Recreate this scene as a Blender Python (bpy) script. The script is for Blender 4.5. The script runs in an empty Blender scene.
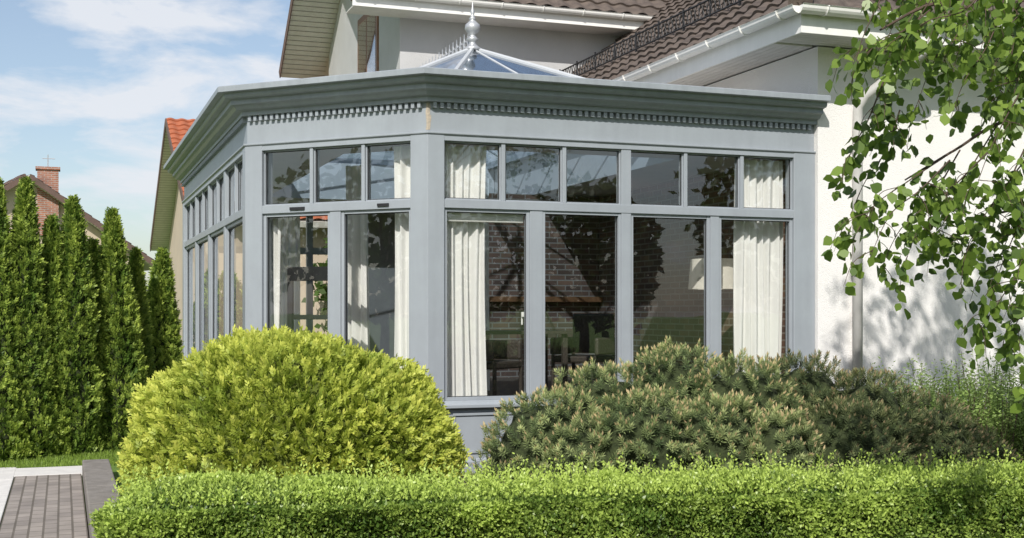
import bpy, math, random
import numpy as np
from mathutils import Vector
random.seed(7); rng=np.random.default_rng(7)
R=math.radians
scene=bpy.context.scene
COL=scene.collection
# ------------------------------------------------------------ camera
EYE=1.6; FP=1233.0
cam=bpy.data.cameras.new("camera"); co=bpy.data.objects.new("camera",cam); COL.objects.link(co)
co.location=(0,0,EYE); co.rotation_euler=(R(90),0,0)
cam.sensor_width=36; cam.lens=FP/1024*36; cam.shift_y=43/1024; cam.clip_end=5000; cam.clip_start=0.05
scene.camera=co
def W(x,y,d): return np.array([(x-512)/FP*d,d,EYE-(y-312)/FP*d])
# ------------------------------------------------------------ materials
def newmat(n):
    m=bpy.data.materials.new(n); m.use_nodes=True; nt=m.node_tree; nt.nodes.clear()
    out=nt.nodes.new('ShaderNodeOutputMaterial'); return m,nt,out
def mat(name,c1,c2=None,rough=0.6,scale=4.0,bump=0.0,bscale=40.0,detail=6,spec=0.4,metal=0.0,streak=0.0):
    m,nt,out=newmat(name); N=nt.nodes.new; L=nt.links.new
    p=N('ShaderNodeBsdfPrincipled'); L(p.outputs[0],out.inputs[0])
    p.inputs['Roughness'].default_value=rough; p.inputs['Metallic'].default_value=metal
    p.inputs['Specular IOR Level'].default_value=spec
    tc=N('ShaderNodeTexCoord')
    if c2 is None: c2=tuple(x*0.8 for x in c1)
    no=N('ShaderNodeTexNoise'); no.inputs['Scale'].default_value=scale; no.inputs['Detail'].default_value=detail
    no.inputs['Roughness'].default_value=0.65
    L(tc.outputs['Object'],no.inputs['Vector'])
    r=N('ShaderNodeValToRGB'); r.color_ramp.elements[0].position=.32; r.color_ramp.elements[1].position=.68
    r.color_ramp.elements[0].color=(*c2,1); r.color_ramp.elements[1].color=(*c1,1)
    L(no.outputs[0],r.inputs[0])
    last=r.outputs[0]
    if streak>0:
        mp=N('ShaderNodeMapping'); mp.inputs['Scale'].default_value=(7,7,.5); L(tc.outputs['Object'],mp.inputs[0])
        n3=N('ShaderNodeTexNoise'); n3.inputs['Scale'].default_value=2.0; n3.inputs['Detail'].default_value=5; L(mp.outputs[0],n3.inputs['Vector'])
        mr=N('ShaderNodeMapRange'); mr.inputs[1].default_value=.35; mr.inputs[2].default_value=.7; mr.inputs[3].default_value=1.0; mr.inputs[4].default_value=1-streak
        L(n3.outputs[0],mr.inputs[0]); mu=N('ShaderNodeMixRGB'); mu.blend_type='MULTIPLY'; mu.inputs[0].default_value=1
        L(last,mu.inputs[1]); L(mr.outputs[0],mu.inputs[2]); last=mu.outputs[0]
    L(last,p.inputs['Base Color'])
    if bump>0:
        n2=N('ShaderNodeTexNoise'); n2.inputs['Scale'].default_value=bscale; n2.inputs['Detail'].default_value=5
        L(tc.outputs['Object'],n2.inputs['Vector'])
        b=N('ShaderNodeBump'); b.inputs['Strength'].default_value=bump; b.inputs['Distance'].default_value=0.02
        L(n2.outputs[0],b.inputs['Height']); L(b.outputs[0],p.inputs['Normal'])
    return m
def brickmat(name,c1,c2,mortar,bw,bh,ms=.012,rot=(0,0,0),bump=.6,rough=.85):
    m,nt,out=newmat(name); N=nt.nodes.new; L=nt.links.new
    p=N('ShaderNodeBsdfPrincipled'); L(p.outputs[0],out.inputs[0]); p.inputs['Roughness'].default_value=rough
    tc=N('ShaderNodeTexCoord'); mp=N('ShaderNodeMapping'); mp.inputs['Rotation'].default_value=rot
    L(tc.outputs['UV'],mp.inputs[0])
    b=N('ShaderNodeTexBrick'); L(mp.outputs[0],b.inputs['Vector'])
    b.inputs['Scale'].default_value=1; b.inputs['Brick Width'].default_value=bw; b.inputs['Row Height'].default_value=bh
    b.inputs['Mortar Size'].default_value=ms; b.inputs['Color1'].default_value=(*c1,1); b.inputs['Color2'].default_value=(*c2,1); b.inputs['Mortar'].default_value=(*mortar,1)
    no=N('ShaderNodeTexNoise'); no.inputs['Scale'].default_value=3; no.inputs['Detail'].default_value=8; L(tc.outputs['UV'],no.inputs['Vector'])
    mx=N('ShaderNodeMixRGB'); mx.blend_type='MULTIPLY'; mx.inputs[0].default_value=.55
    mr=N('ShaderNodeMapRange'); mr.inputs[1].default_value=.3; mr.inputs[2].default_value=.7; mr.inputs[3].default_value=.5; mr.inputs[4].default_value=1.2
    L(no.outputs[0],mr.inputs[0]); L(b.outputs['Color'],mx.inputs[1]); L(mr.outputs[0],mx.inputs[2]); L(mx.outputs[0],p.inputs['Base Color'])
    bu=N('ShaderNodeBump'); bu.invert=True; bu.inputs['Strength'].default_value=bump; bu.inputs['Distance'].default_value=.01
    L(b.outputs['Fac'],bu.inputs['Height']); L(bu.outputs[0],p.inputs['Normal'])
    return m
def leafmat(name,trans=.3,rough=.5,spec=.35):
    m,nt,out=newmat(name); N=nt.nodes.new; L=nt.links.new
    a=N('ShaderNodeAttribute'); a.attribute_name='Col'
    p=N('ShaderNodeBsdfPrincipled'); p.inputs['Roughness'].default_value=rough; p.inputs['Specular IOR Level'].default_value=spec
    t=N('ShaderNodeBsdfTranslucent'); mx=N('ShaderNodeMixShader'); mx.inputs[0].default_value=trans
    L(a.outputs['Color'],p.inputs['Base Color']); L(a.outputs['Color'],t.inputs['Color'])
    L(p.outputs[0],mx.inputs[1]); L(t.outputs[0],mx.inputs[2]); L(mx.outputs[0],out.inputs[0])
    return m
def glassmat(name,tint,f0=.09,bump=.02):
    m,nt,out=newmat(name); N=nt.nodes.new; L=nt.links.new
    tr=N('ShaderNodeBsdfTransparent'); tr.inputs[0].default_value=(*tint,1)
    g=N('ShaderNodeBsdfGlossy'); g.inputs['Roughness'].default_value=0.01; g.inputs['Color'].default_value=(.95,.97,1,1)
    f=N('ShaderNodeLayerWeight'); f.inputs[0].default_value=.5
    pw=N('ShaderNodeMath'); pw.operation='POWER'; pw.inputs[1].default_value=4.0; L(f.outputs['Facing'],pw.inputs[0])
    mr=N('ShaderNodeMapRange'); mr.inputs[3].default_value=f0; mr.inputs[4].default_value=1.0; L(pw.outputs[0],mr.inputs[0])
    tc=N('ShaderNodeTexCoord'); no=N('ShaderNodeTexNoise'); no.inputs['Scale'].default_value=1.6; no.inputs['Detail'].default_value=1
    L(tc.outputs['Object'],no.inputs['Vector'])
    b=N('ShaderNodeBump'); b.inputs['Strength'].default_value=bump; b.inputs['Distance'].default_value=.05
    L(no.outputs[0],b.inputs['Height']); L(b.outputs[0],g.inputs['Normal'])
    mx=N('ShaderNodeMixShader'); L(mr.outputs[0],mx.inputs[0]); L(tr.outputs[0],mx.inputs[1]); L(g.outputs[0],mx.inputs[2]); L(mx.outputs[0],out.inputs[0])
    return m
def clothmat(name,c,trans=.4):
    m,nt,out=newmat(name); N=nt.nodes.new; L=nt.links.new
    d=N('ShaderNodeBsdfDiffuse'); t=N('ShaderNodeBsdfTranslucent'); mx=N('ShaderNodeMixShader'); mx.inputs[0].default_value=trans
    no=N('ShaderNodeTexNoise'); no.inputs['Scale'].default_value=9
    r=N('ShaderNodeValToRGB'); r.color_ramp.elements[0].color=(*[x*.92 for x in c],1); r.color_ramp.elements[1].color=(*c,1)
    tc=N('ShaderNodeTexCoord'); L(tc.outputs['Object'],no.inputs['Vector']); L(no.outputs[0],r.inputs[0])
    L(r.outputs[0],d.inputs[0]); L(r.outputs[0],t.inputs[0]); L(d.outputs[0],mx.inputs[1]); L(t.outputs[0],mx.inputs[2]); L(mx.outputs[0],out.inputs[0])
    return m
M_frame=mat('painted_aluminium_grey',(.315,.345,.375),(.285,.31,.338),rough=.38,scale=2.5,bump=.03,bscale=25,spec=.5,streak=.05)
M_lead=mat('grey_cornice_paint',(.315,.345,.37),(.27,.295,.32),rough=.42,scale=3,bump=.05,bscale=8,streak=.12)
M_caulk=mat('weathered_caulk',(.50,.42,.32),(.30,.27,.23),rough=.9,scale=30)
M_stucco=mat('white_stucco',(.84,.82,.80),(.80,.78,.755),rough=.9,scale=1.3,bump=.6,bscale=110)
M_stuccog=mat('grey_stucco',(.50,.50,.50),(.45,.45,.45),rough=.9,scale=1.5,bump=.4,bscale=90)
M_white=mat('white_paint',(.82,.81,.78),(.76,.75,.72),rough=.4,scale=3,streak=.05)
M_lbar=mat('lantern_paint',(.46,.48,.50),(.40,.42,.44),rough=.4,scale=3)
M_soffit=mat('soffit_boards',(.64,.62,.59),(.56,.54,.51),rough=.6,scale=5)
M_pipe=mat('downpipe_paint',(.54,.53,.51),(.46,.45,.43),rough=.4,scale=3)
M_tile=mat('roof_tile_brown',(.145,.115,.095),(.075,.060,.052),rough=.8,scale=6,bump=.2,bscale=30,spec=.25)
M_tileo=mat('roof_tile_orange',(.42,.13,.06),(.30,.09,.04),rough=.8,scale=4)
M_tiled=mat('roof_tile_dull',(.16,.10,.085),(.11,.075,.06),rough=.8,scale=3)
M_cream=mat('cream_render',(.55,.45,.35),(.48,.40,.32),rough=.9,scale=2)
M_black=mat('black_metal',(.025,.025,.027),(.015,.015,.016),rough=.5)
M_brown=mat('brown_wood',(.24,.11,.05),(.15,.07,.03),rough=.45,scale=8)
M_galv=mat('galvanised_metal',(.52,.53,.54),(.42,.43,.45),rough=.4,metal=.5,scale=6)
M_glass=glassmat('window_glass',(.95,.96,.95),.11)
M_glassr=glassmat('roof_glass',(.42,.55,.70),.25)
M_curt=clothmat('curtain_cloth',(.93,.92,.89),.22)
M_shade=clothmat('lampshade_cloth',(.92,.88,.78),.35)
M_plast=mat('interior_plaster',(.30,.27,.235),(.24,.215,.19),rough=.9,scale=2)
M_ceil=mat('ceiling_paint',(.60,.59,.57),(.55,.54,.52),rough=.8)
M_floor=mat('interior_floor',(.13,.10,.075),(.09,.065,.045),rough=.5,scale=6)
M_brick=brickmat('interior_brick',(.21,.115,.075),(.10,.06,.045),(.27,.23,.19),.26,.08,.010)
M_chim=brickmat('chimney_brick',(.36,.14,.08),(.28,.11,.07),(.35,.3,.27),.25,.075,.012)
M_pave=brickmat('clay_pavers',(.33,.29,.26),(.25,.22,.20),(.14,.12,.10),.20,.10,.008)
M_slab=mat('pale_concrete',(.66,.64,.61),(.56,.54,.52),rough=.9,scale=6,bump=.2,bscale=60)
M_kerb=mat('kerb_concrete',(.24,.22,.20),(.16,.145,.13),rough=.9,scale=7,bump=.3,bscale=50)
M_soil=mat('soil',(.06,.045,.03),(.035,.026,.018),rough=1,scale=9,bump=.6,bscale=30)
M_grass=mat('lawn_grass',(.15,.24,.04),(.09,.16,.027),rough=.95,scale=7,bump=.8,bscale=90)
M_bark=mat('birch_bark',(.55,.53,.50),(.10,.09,.08),rough=.8,scale=9,bump=.2)
M_twig=mat('twig_bark',(.10,.065,.045),(.06,.04,.03),rough=.8,scale=20)
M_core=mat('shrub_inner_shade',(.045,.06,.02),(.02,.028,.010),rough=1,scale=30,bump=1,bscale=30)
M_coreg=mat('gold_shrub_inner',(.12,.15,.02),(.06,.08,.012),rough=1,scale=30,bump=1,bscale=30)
M_rattan=mat('dark_rattan',(.05,.04,.033),(.03,.025,.02),rough=.6,scale=40,bump=.4)
M_leaf=leafmat('leaf',.38); M_needle=leafmat('needles',.25,.5,.3); M_birch=leafmat('birch_leaf',.42,.38,.5); M_box=leafmat('boxwood_leaf',.35,.4,.45)
# ------------------------------------------------------------ mesh helpers
def empty(name,loc=(0,0,0)):
    e=bpy.data.objects.new(name,None); COL.objects.link(e); e.location=loc; e.empty_display_size=.3; return e
def mkobj(name,V,F,m,parent=None,bevel=0,smooth=False,uv=None):
    me=bpy.data.meshes.new(name); me.from_pydata([tuple(map(float,v)) for v in V],[],[tuple(f) for f in F]); me.materials.append(m)
    if smooth: me.polygons.foreach_set('use_smooth',[True]*len(me.polygons))
    if uv is not None:
        l=me.uv_layers.new(name='UVMap'); 
        for p in me.polygons:
            for li in p.loop_indices: l.data[li].uv=uv(me.vertices[me.loops[li].vertex_index].co,p.normal)
    me.update(); o=bpy.data.objects.new(name,me); COL.objects.link(o)
    if parent: o.parent=parent
    if bevel>0:
        b=o.modifiers.new('bevel','BEVEL'); b.width=bevel; b.segments=2; b.limit_method='ANGLE'
    return o
class MB:
    def __init__(s): s.V=[]; s.F=[]
    def box(s,fr,a0,a1,b0,b1,z0,z1):
        i=len(s.V)
        for (a,b,z) in [(a0,b0,z0),(a1,b0,z0),(a1,b1,z0),(a0,b1,z0),(a0,b0,z1),(a1,b0,z1),(a1,b1,z1),(a0,b1,z1)]: s.V.append(fr(a,b,z))
        s.F+= [(i,i+3,i+2,i+1),(i+4,i+5,i+6,i+7),(i,i+1,i+5,i+4),(i+1,i+2,i+6,i+5),(i+2,i+3,i+7,i+6),(i+3,i,i+4,i+7)]
    def tube(s,pts,rad,seg=8,caps=True):
        pts=[Vector(p) for p in pts]; n=len(pts)
        if not hasattr(rad,'__len__'): rad=[rad]*n
        base=len(s.V); ref=None
        for k,p in enumerate(pts):
            d=(pts[min(k+1,n-1)]-pts[max(k-1,0)]).normalized()
            if ref is None: ref=d.orthogonal().normalized()
            ref=(ref-d*ref.dot(d)); 
            if ref.length<1e-5: ref=d.orthogonal()
            ref.normalize(); q=d.cross(ref)
            for j in range(seg):
                t=2*math.pi*j/seg; s.V.append(p+(ref*math.cos(t)+q*math.sin(t))*rad[k])
        for k in range(n-1):
            for j in range(seg):
                a=base+k*seg+j; b=base+k*seg+(j+1)%seg; s.F.append((a,b,b+seg,a+seg))
        if caps:
            s.F.append(tuple(base+j for j in range(seg))[::-1]); s.F.append(tuple(base+(n-1)*seg+j for j in range(seg)))
    def quad(s,*p):
        i=len(s.V); s.V+=list(p); s.F.append(tuple(range(i,i+len(p))))
    def lathe(s,c,prof,seg=20):
        b=len(s.V)
        for r,z in prof:
            for j in range(seg):
                t=2*math.pi*j/seg; s.V.append((c[0]+r*math.cos(t),c[1]+r*math.sin(t),c[2]+z))
        for k in range(len(prof)-1):
            for j in range(seg):
                a=b+k*seg+j; q=b+k*seg+(j+1)%seg; s.F.append((a,q,q+seg,a+seg))
    def obj(s,name,m,parent=None,bevel=0,smooth=False,uv=None): return mkobj(name,s.V,s.F,m,parent,bevel,smooth,uv)
class Fr:
    def __init__(s,O,deg): s.O=O; s.u=(math.cos(R(deg)),math.sin(R(deg))); s.w=(-s.u[1],s.u[0])
    def __call__(s,a,b,z): return (s.O[0]+a*s.u[0]+b*s.w[0], s.O[1]+a*s.u[1]+b*s.w[1], z)
    def xy(s,a,b): return s(a,b,0)[:2]
def sweep(mb,path,prof,closed=True):
    n=len(path); ns=[]
    for i in range(n-1):
        d=np.array(path[i+1])-np.array(path[i]); d=d/np.linalg.norm(d); ns.append(np.array([d[1],-d[0]]))
    base=len(mb.V); m=len(prof)
    for i in range(n):
        if i==0: nn=ns[0]
        elif i==n-1: nn=ns[-1]
        else: nn=(ns[i-1]+ns[i])/(1+ns[i-1].dot(ns[i]))
        for o,z in prof: mb.V.append((path[i][0]+nn[0]*o,path[i][1]+nn[1]*o,z))
    for i in range(n-1):
        for j in range(m if closed else m-1):
            a=base+i*m+j; b=base+i*m+(j+1)%m; mb.F.append((a,a+m,b+m,b))
    if closed:
        mb.F.append(tuple(base+j for j in range(m))); mb.F.append(tuple(base+(n-1)*m+j for j in range(m))[::-1])
def rect(o0,o1,z0,z1): return [(o0,z0),(o1,z0),(o1,z1),(o0,z1)]
# ------------------------------------------------------------ conservatory
P0=(-0.82,12.10)
FB=Fr(P0,20); LB=4.40; LA=2.145; LC=7.2
dA=(math.cos(R(155)),math.sin(R(155))); P1=(P0[0]+dA[0]*LA,P0[1]+dA[1]*LA)
dC=(math.cos(R(110)),math.sin(R(110))); PC=(P1[0]+dC[0]*LC,P1[1]+dC[1]*LC)
FA=Fr(P0,-25); FC=Fr(P1,-70)
PB=FB.xy(LB,0)
path=[PC,P1,P0,PB]
cons=empty('conservatory')
ZT0,ZT1=2.625,2.71; ZH=3.285
m=MB()
sweep(m,path,rect(-.15,.03,0,.66)); m.obj('plinth',M_frame,cons,.004)
m=MB(); sweep(m,path,[(-.15,.655),(.10,.655),(.10,.685),(.06,.70),(.05,.725),(-.15,.725)]); sweep(m,path,[(-.1,.0),(.075,.0),(.075,.12),(.05,.15),(-.1,.15)]); m.obj('sill',M_frame,cons,.003)
m=MB(); sweep(m,path,rect(-.10,.047,ZT0,ZT1)); sweep(m,path,[(-.10,ZH),(.05,ZH),(.05,3.335),(.07,3.348),(.07,3.365),(-.10,3.365)]); m.obj('transom_and_head',M_frame,cons,.004)
m=MB(); sweep(m,path,rect(-.14,.03,3.36,3.66)); m.obj('frieze',M_frame,cons)
m=MB(); sweep(m,path,[(-.14,3.655),(.09,3.655),(.09,3.70),(.15,3.712),(.175,3.745),(.21,3.757),(.21,3.805),(.27,3.815),(.285,3.835),(.285,3.865),(.35,3.872),(.35,3.928),(.335,3.935),(.24,3.935),(.20,3.92),(-1.1,3.95),(-1.1,3.655)]); m.obj('cornice',M_lead,cons,.003)
m=MB(); sweep(m,path,rect(-1.1,-.145,3.37,3.65)); m.box(FB,3.30,LB-.05,1.1,8.6,3.37,3.94); m.box(FB,-.42,3.29,7.5,8.6,3.372,3.942); m.obj('ceiling_perimeter',M_ceil,cons)
m=MB()
cz=3.385
while cz<3.64:
    hgt=random.uniform(.015,.05); wd=random.uniform(.006,.02); wd2=random.uniform(.004,.014)
    sweep(m,[FA.xy(-wd2,0),P0,FB.xy(wd,0)],rect(.025,.0325+random.uniform(0,.002),cz,min(cz+hgt,3.65))); cz+=hgt+.0005
m.obj('corner_seam',M_caulk,cons)
def dent(fr,a0,a1):
    a=a0
    while a<a1: m.box(fr,a,a+.035,-.075,-.028,3.60,3.652); a+=.07
m=MB(); dent(FB,.03,LB-.05); dent(FA,-LA+.03,-.04); dent(FC,-LC+.05,-.04)
m.obj('dentils',M_frame,cons)
m=MB()
sweep(m,[FA.xy(-.174,0),P0,FB.xy(.149,0)],rect(-.14,.055,.70,3.34))
sweep(m,[FC.xy(-.17,0),P1,FA.xy(-1.953,0)],rect(-.14,.055,.70,3.34))
m.box(FB,4.13,LB,-.055,.12,.70,3.34); m.box(FC,-LC,-LC+.18,-.055,.12,.7,3.34)
m.obj('corner_posts',M_frame,cons,.006)
m=MB(); sash=MB()
gl=[]
def mull(fr,a0,a1,z0,z1,out=.036): m.box(fr,a0,a1,-out,.09,z0,z1)
def sashf(fr,a0,a1,z0,z1,w=.045,out=.018):
    sash.box(fr,a0,a0+w,-out,.05,z0,z1); sash.box(fr,a1-w,a1,-out,.05,z0,z1)
    sash.box(fr,a0+w,a1-w,-out+.002,.048,z0,z0+w); sash.box(fr,a0+w,a1-w,-out+.002,.048,z1-w,z1)
    gl.append((fr,a0+w,a1-w,z0+w,z1-w))
for c in (.77,1.43,2.815,3.495): mull(FB,c-.02,c+.02,ZT1,ZH)
mull(FB,2.065,2.175,.72,ZH,.041)
mull(FB,1.055,1.19,.72,ZT0); mull(FB,3.11,3.215,.72,ZT0)
tb=[.149,.75,.79,1.41,1.45,2.065,2.175,2.795,2.835,3.475,3.515,4.13]
for i in range(0,12,2): sashf(FB,tb[i],tb[i+1],ZT1,ZH,.014,.012)
lb=[(.149,1.055),(1.19,2.065),(2.175,3.11),(3.215,4.13)]
for i,(a,b) in enumerate(lb): sashf(FB,a,b,.725,ZT0,.034 if i!=1 else .03,.022 if i!=1 else .03)
for c in (.73,1.35): mull(FA,-c-.02,-c+.02,ZT1,ZH)
mull(FA,-1.125,-.995,.72,ZT0)
ta=[.174,.71,.75,1.33,1.37,1.953]
for i in range(0,6,2): sashf(FA,-ta[i+1],-ta[i],ZT1,ZH,.014,.012)
for a,b in ((.174,.995),(1.125,1.953)): sashf(FA,-b,-a,.725,ZT0,.034,.022)
nb=4; aa=np.linspace(.17,LC-.18,nb+1)
for i in range(nb):
    a,b=aa[i]+(.07 if i else 0),aa[i+1]-(.07 if i<nb-1 else 0)
    if i: mull(FC,-aa[i]-.07,-aa[i]+.07,.72,ZH,.04)
    sashf(FC,-b,-a,.725,ZT0,.04,.022); mid=(a+b)/2
    mull(FC,-mid-.02,-mid+.02,ZT1,ZH,.03); sashf(FC,-b,-mid-.02,ZT1,ZH,.018,.012); sashf(FC,-mid+.02,-a,ZT1,ZH,.018,.012)
m.obj('mullions',M_frame,cons,.004); sash.obj('window_sashes',M_frame,cons,.003)
g=MB()
for fr,a0,a1,z0,z1 in gl:
    t=random.uniform(-.004,.004); t2=random.uniform(-.004,.004)
    g.quad(fr(a0-.01,.015-t,z0-.01),fr(a1+.01,.015+t,z0-.01),fr(a1+.01,.015+t+t2,z1+.01),fr(a0-.01,.015-t+t2,z1+.01))
g.obj('window_glass',M_glass,cons)
gk=MB()
for fr,a0,a1,z0,z1 in gl:
    w_=.007
    gk.box(fr,a0,a0+w_,.004,.012,z0,z1); gk.box(fr,a1-w_,a1,.004,.012,z0,z1); gk.box(fr,a0+w_,a1-w_,.005,.011,z0,z0+w_); gk.box(fr,a0+w_,a1-w_,.005,.011,z1-w_,z1)
gk.obj('glazing_gaskets',M_black,cons)
m=MB()
for fr,L0,L1,k in ((FB,.2,4.3,4),(FA,-1.98,-.2,2),(FC,-LC+.2,-.2,6)):
    e=np.linspace(L0,L1,k+1)
    for i in range(k):
        a,b=e[i]+.04,e[i+1]-.04
        m.box(fr,a,b,-.046,-.02,.20,.225); m.box(fr,a,b,-.046,-.02,.575,.60); m.box(fr,a,a+.025,-.044,-.02,.226,.574); m.box(fr,b-.025,b,-.044,-.02,.226,.574)
m.obj('plinth_panels',M_frame,cons,.003)
m=MB(); m.box(FA,-1.6,-1.42,-.062,-.047,2.65,2.68); m.box(FA,-.55,-.42,-.062,-.047,2.65,2.68); m.obj('trickle_vents',M_black,cons)
m=MB(); m.box(FB,.20,1.02,.06,.11,2.50,2.60); m.obj('roller_blind',M_curt,cons,.01)
m=MB()
for a in (1.01,1.235,2.22,3.26): m.box(FB,a-.012,a+.012,.052,.075,1.55,1.60); m.box(FB,a-.008,a+.008,.075,.09,1.47,1.60)
m.obj('window_handles',M_white,cons,.003)
m=MB(); m.box(FA,-1.90,-1.19,.32,.36,1.93,2.08); m.box(FA,-1.90,-1.84,.32,.36,.65,1.93); m.box(FA,-1.25,-1.19,.32,.36,.65,1.93); m.box(FA,-1.84,-1.25,.33,.35,1.52,1.57); m.obj('inner_dark_screen',M_black,cons,.003)
# lantern roof
ZA=4.89
AP=FB(1.44,3.0,ZA); RE=FB(1.44,6.5,ZA)
def inset(i,o,z):
    pts=[np.array(p) for p in path]; 
    d1=pts[i]-pts[i-1]; d1/=np.linalg.norm(d1); n1=np.array([d1[1],-d1[0]]); d2=pts[i+1]-pts[i]; d2/=np.linalg.norm(d2); n2=np.array([d2[1],-d2[0]])
    q=pts[i]-(n1+n2)/(1+n1.dot(n2))*o; return (q[0],q[1],z)
zb=4.0
I1=inset(1,1.15,zb); I0=inset(2,1.15,zb); IB=FB(3.25,1.15,zb); IBk=FB(3.25,7.6,zb); ICk=FB(-.37,7.6,zb)
lp=[ICk[:2],I1[:2],I0[:2],IB[:2],IBk[:2]]
m=MB(); sweep(m,lp,[(-.08,3.94),(.05,3.94),(.05,3.98),(.08,4.0),(.0,4.04),(-.08,4.04)]); m.box(FB,-.37,3.25,7.55,7.65,3.94,4.03)
def lerp(a,b,t): return tuple(a[i]*(1-t)+b[i]*t for i in range(3))
for p,q in ((I1,AP),(I0,AP),(IB,AP),(AP,RE),(ICk,RE),(IBk,RE)): m.tube([p,q],.033,6)
m.tube([lerp(I0,IB,.5),lerp(lerp(I0,IB,.5),AP,.95)],.014,6)
for t in np.linspace(.2,.88,5): 
    s=max(0,min(1,(t*6.0-1.2)/4.2)); m.tube([lerp(I1,ICk,t),lerp(AP,RE,s)],.016,6); m.tube([lerp(IB,IBk,t),lerp(AP,RE,s)],.016,6)
m.obj('lantern_bars',M_lbar,cons)
g=MB(); g.quad(I0,IB,AP); g.quad(I1,I0,AP); g.quad(ICk,I1,AP,RE); g.quad(IB,IBk,RE,AP); g.quad(IBk,ICk,RE); g.obj('lantern_glass',M_glassr,cons)
# inner flat roof infill between lantern kerb and perimeter slab
m=MB(); c=(AP[0],AP[1],AP[2]-.03)
m.lathe(c,[(.0,0),(.11,0),(.12,.03),(.07,.06),(.045,.09),(.05,.12),(.085,.145),(.05,.17),(.035,.2),(.075,.235),(.10,.28),(.09,.33),(.05,.365),(.03,.39),(.05,.405),(.03,.42),(.018,.46),(.03,.49),(.012,.53),(.006,.60),(.0,.62)],20)
m.obj('finial',M_galv,cons,smooth=True)
m=MB()
a=3.18
while a<6.4:
    q=FB(1.44,a,ZA+.03)
    m.tube([q,(q[0],q[1],q[2]+.22)],[.013,.005],5)
    cc=[(FB(1.44,a+.075+.06*math.cos(t),ZA+.09+.055*math.sin(t))) for t in np.linspace(0,math.pi*2,9)]; m.tube(cc,.010,4,False)
    m.tube([FB(1.44,a-.045,ZA+.13),FB(1.44,a,ZA+.19),FB(1.44,a+.045,ZA+.13)],.009,4)
    a+=.16
m.tube([FB(1.44,3.2,ZA+.045),FB(1.44,6.4,ZA+.045)],.018,5); m.obj('ridge_cresting',M_galv,cons)
m=MB(); m.quad(FB(4.38,.1,.62),FB(4.38,8.6,.62),FB(-1.45,8.6,.62),FB(-1.45,1.6,.62),FB(.05,.12,.62)); m.obj('floor',M_floor,cons)
m=MB(); m.box(FB,1.4,4.39,8.55,8.70,.5,3.6); m.obj('back_wall',M_plast,cons)
m=MB(); 
for a in (-1.5,-.55,.4,1.3): m.box(FB,a,a+.1,8.56,8.66,.6,3.4)
m.box(FB,-1.4,1.3,8.57,8.65,.6,.9); m.box(FB,-1.4,1.3,8.57,8.65,2.55,2.66); m.box(FB,-1.4,1.3,8.57,8.65,3.3,3.6); m.obj('rear_window_frame',M_frame,cons)
def uvbw(fr):
    def f(co,n):
        dx,dy=co[0]-fr.O[0],co[1]-fr.O[1]; a=dx*fr.u[0]+dy*fr.u[1]; b=dx*fr.w[0]+dy*fr.w[1]
        nu=abs(n[0]*fr.u[0]+n[1]*fr.u[1])
        if abs(n[2])>.7: return (a,b)
        return (b,co[2]) if nu>.7 else (a,co[2])
    return f
m=MB(); m.box(FB,4.33,4.392,.13,8.54,.6,3.4); m.obj('brick_inner_wall',M_brick,cons,uv=uvbw(FB))
m=MB(); m.box(FB,2.3,4.32,5.6,6.3,.6,3.36); m.obj('brick_chimney_breast',M_brick,cons,uv=uvbw(FB))
m=MB(); m.box(FB,2.15,4.325,5.45,5.598,1.75,1.83); m.obj('mantel_shelf',M_brown,cons,.005)
def curtain(name,fr,a0,a1,b,z0,z1,amp=.045,per=.095,taper=0.0):
    nu=int((a1-a0)/.008); nz=14; V=[];F=[]
    ph=random.uniform(0,6)
    for k in range(nz+1):
        z=z0+(z1-z0)*k/nz; w=1-taper*math.sin(math.pi*k/nz)
        for i in range(nu+1):
            s=i/nu; a=a0+(a1-a0)*s*w
            o=amp*math.sin(2*math.pi*(a1-a0)*s/per+ph+.9*math.sin(3*s*6+k*.15))*(1-.25*k/nz)+.02*math.sin(s*9+k*.25)
            V.append(fr(a,b+o,z))
    for k in range(nz):
        for i in range(nu): q=k*(nu+1)+i; F.append((q,q+1,q+nu+2,q+nu+1))
    return mkobj(name,V,F,M_curt,cons,smooth=True)
curtain('curtain_a',FB,.12,.66,.17,.66,3.27,.035,.085,.06); curtain('curtain_b',FB,3.52,4.12,.18,.66,3.27,.035,.09)
curtain('curtain_c',FA,-.48,-.14,.17,.66,3.27,.035); curtain('curtain_d',FA,-1.96,-1.86,.16,.66,2.62,.03)
curtain('curtain_e',FA,-1.80,-1.48,1.3,.66,3.26); curtain('curtain_f',FB,-.35,.25,8.4,.66,3.2); curtain('curtain_g',FC,-LC+.2,-LC+.9,.25,.66,3.2)
curtain('curtain_h',FA,-.85,-.62,2.6,.66,3.2)
lamp=empty('floor_lamp'); lc=FB(3.60,.75,0)
m=MB(); m.tube([(lc[0],lc[1],.64),(lc[0],lc[1],2.1)],.013,8); m.lathe((lc[0],lc[1],.625),[(0,0),(.16,0),(.16,.02),(.02,.035),(.013,.05)]); m.obj('stand',M_galv,lamp)
m=MB(); m.lathe((lc[0],lc[1],1.86),[(.30,0),(.27,.34)],28); m.obj('shade',M_shade,lamp,smooth=True)
def chair(name,c,deg):
    e=empty(name); f=Fr(c,deg); z=.63
    m=MB(); m.box(f,-.28,.28,-.28,.28,z+.36,z+.44); m.obj('seat',M_rattan,e,.02)
    m=MB(); m.box(f,-.28,.28,.24,.31,z+.46,z+.95); m.box(f,-.33,-.27,-.26,.30,z+.45,z+.66); m.box(f,.27,.33,-.26,.30,z+.45,z+.66); m.obj('backrest_and_arms',M_rattan,e,.025)
    m=MB()
    for a in (-.28,.28):
        for b in (-.26,.28): m.tube([f(a,b,z),f(a,b,z+.45)],.022,8)
    m.obj('legs',M_rattan,e)
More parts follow.
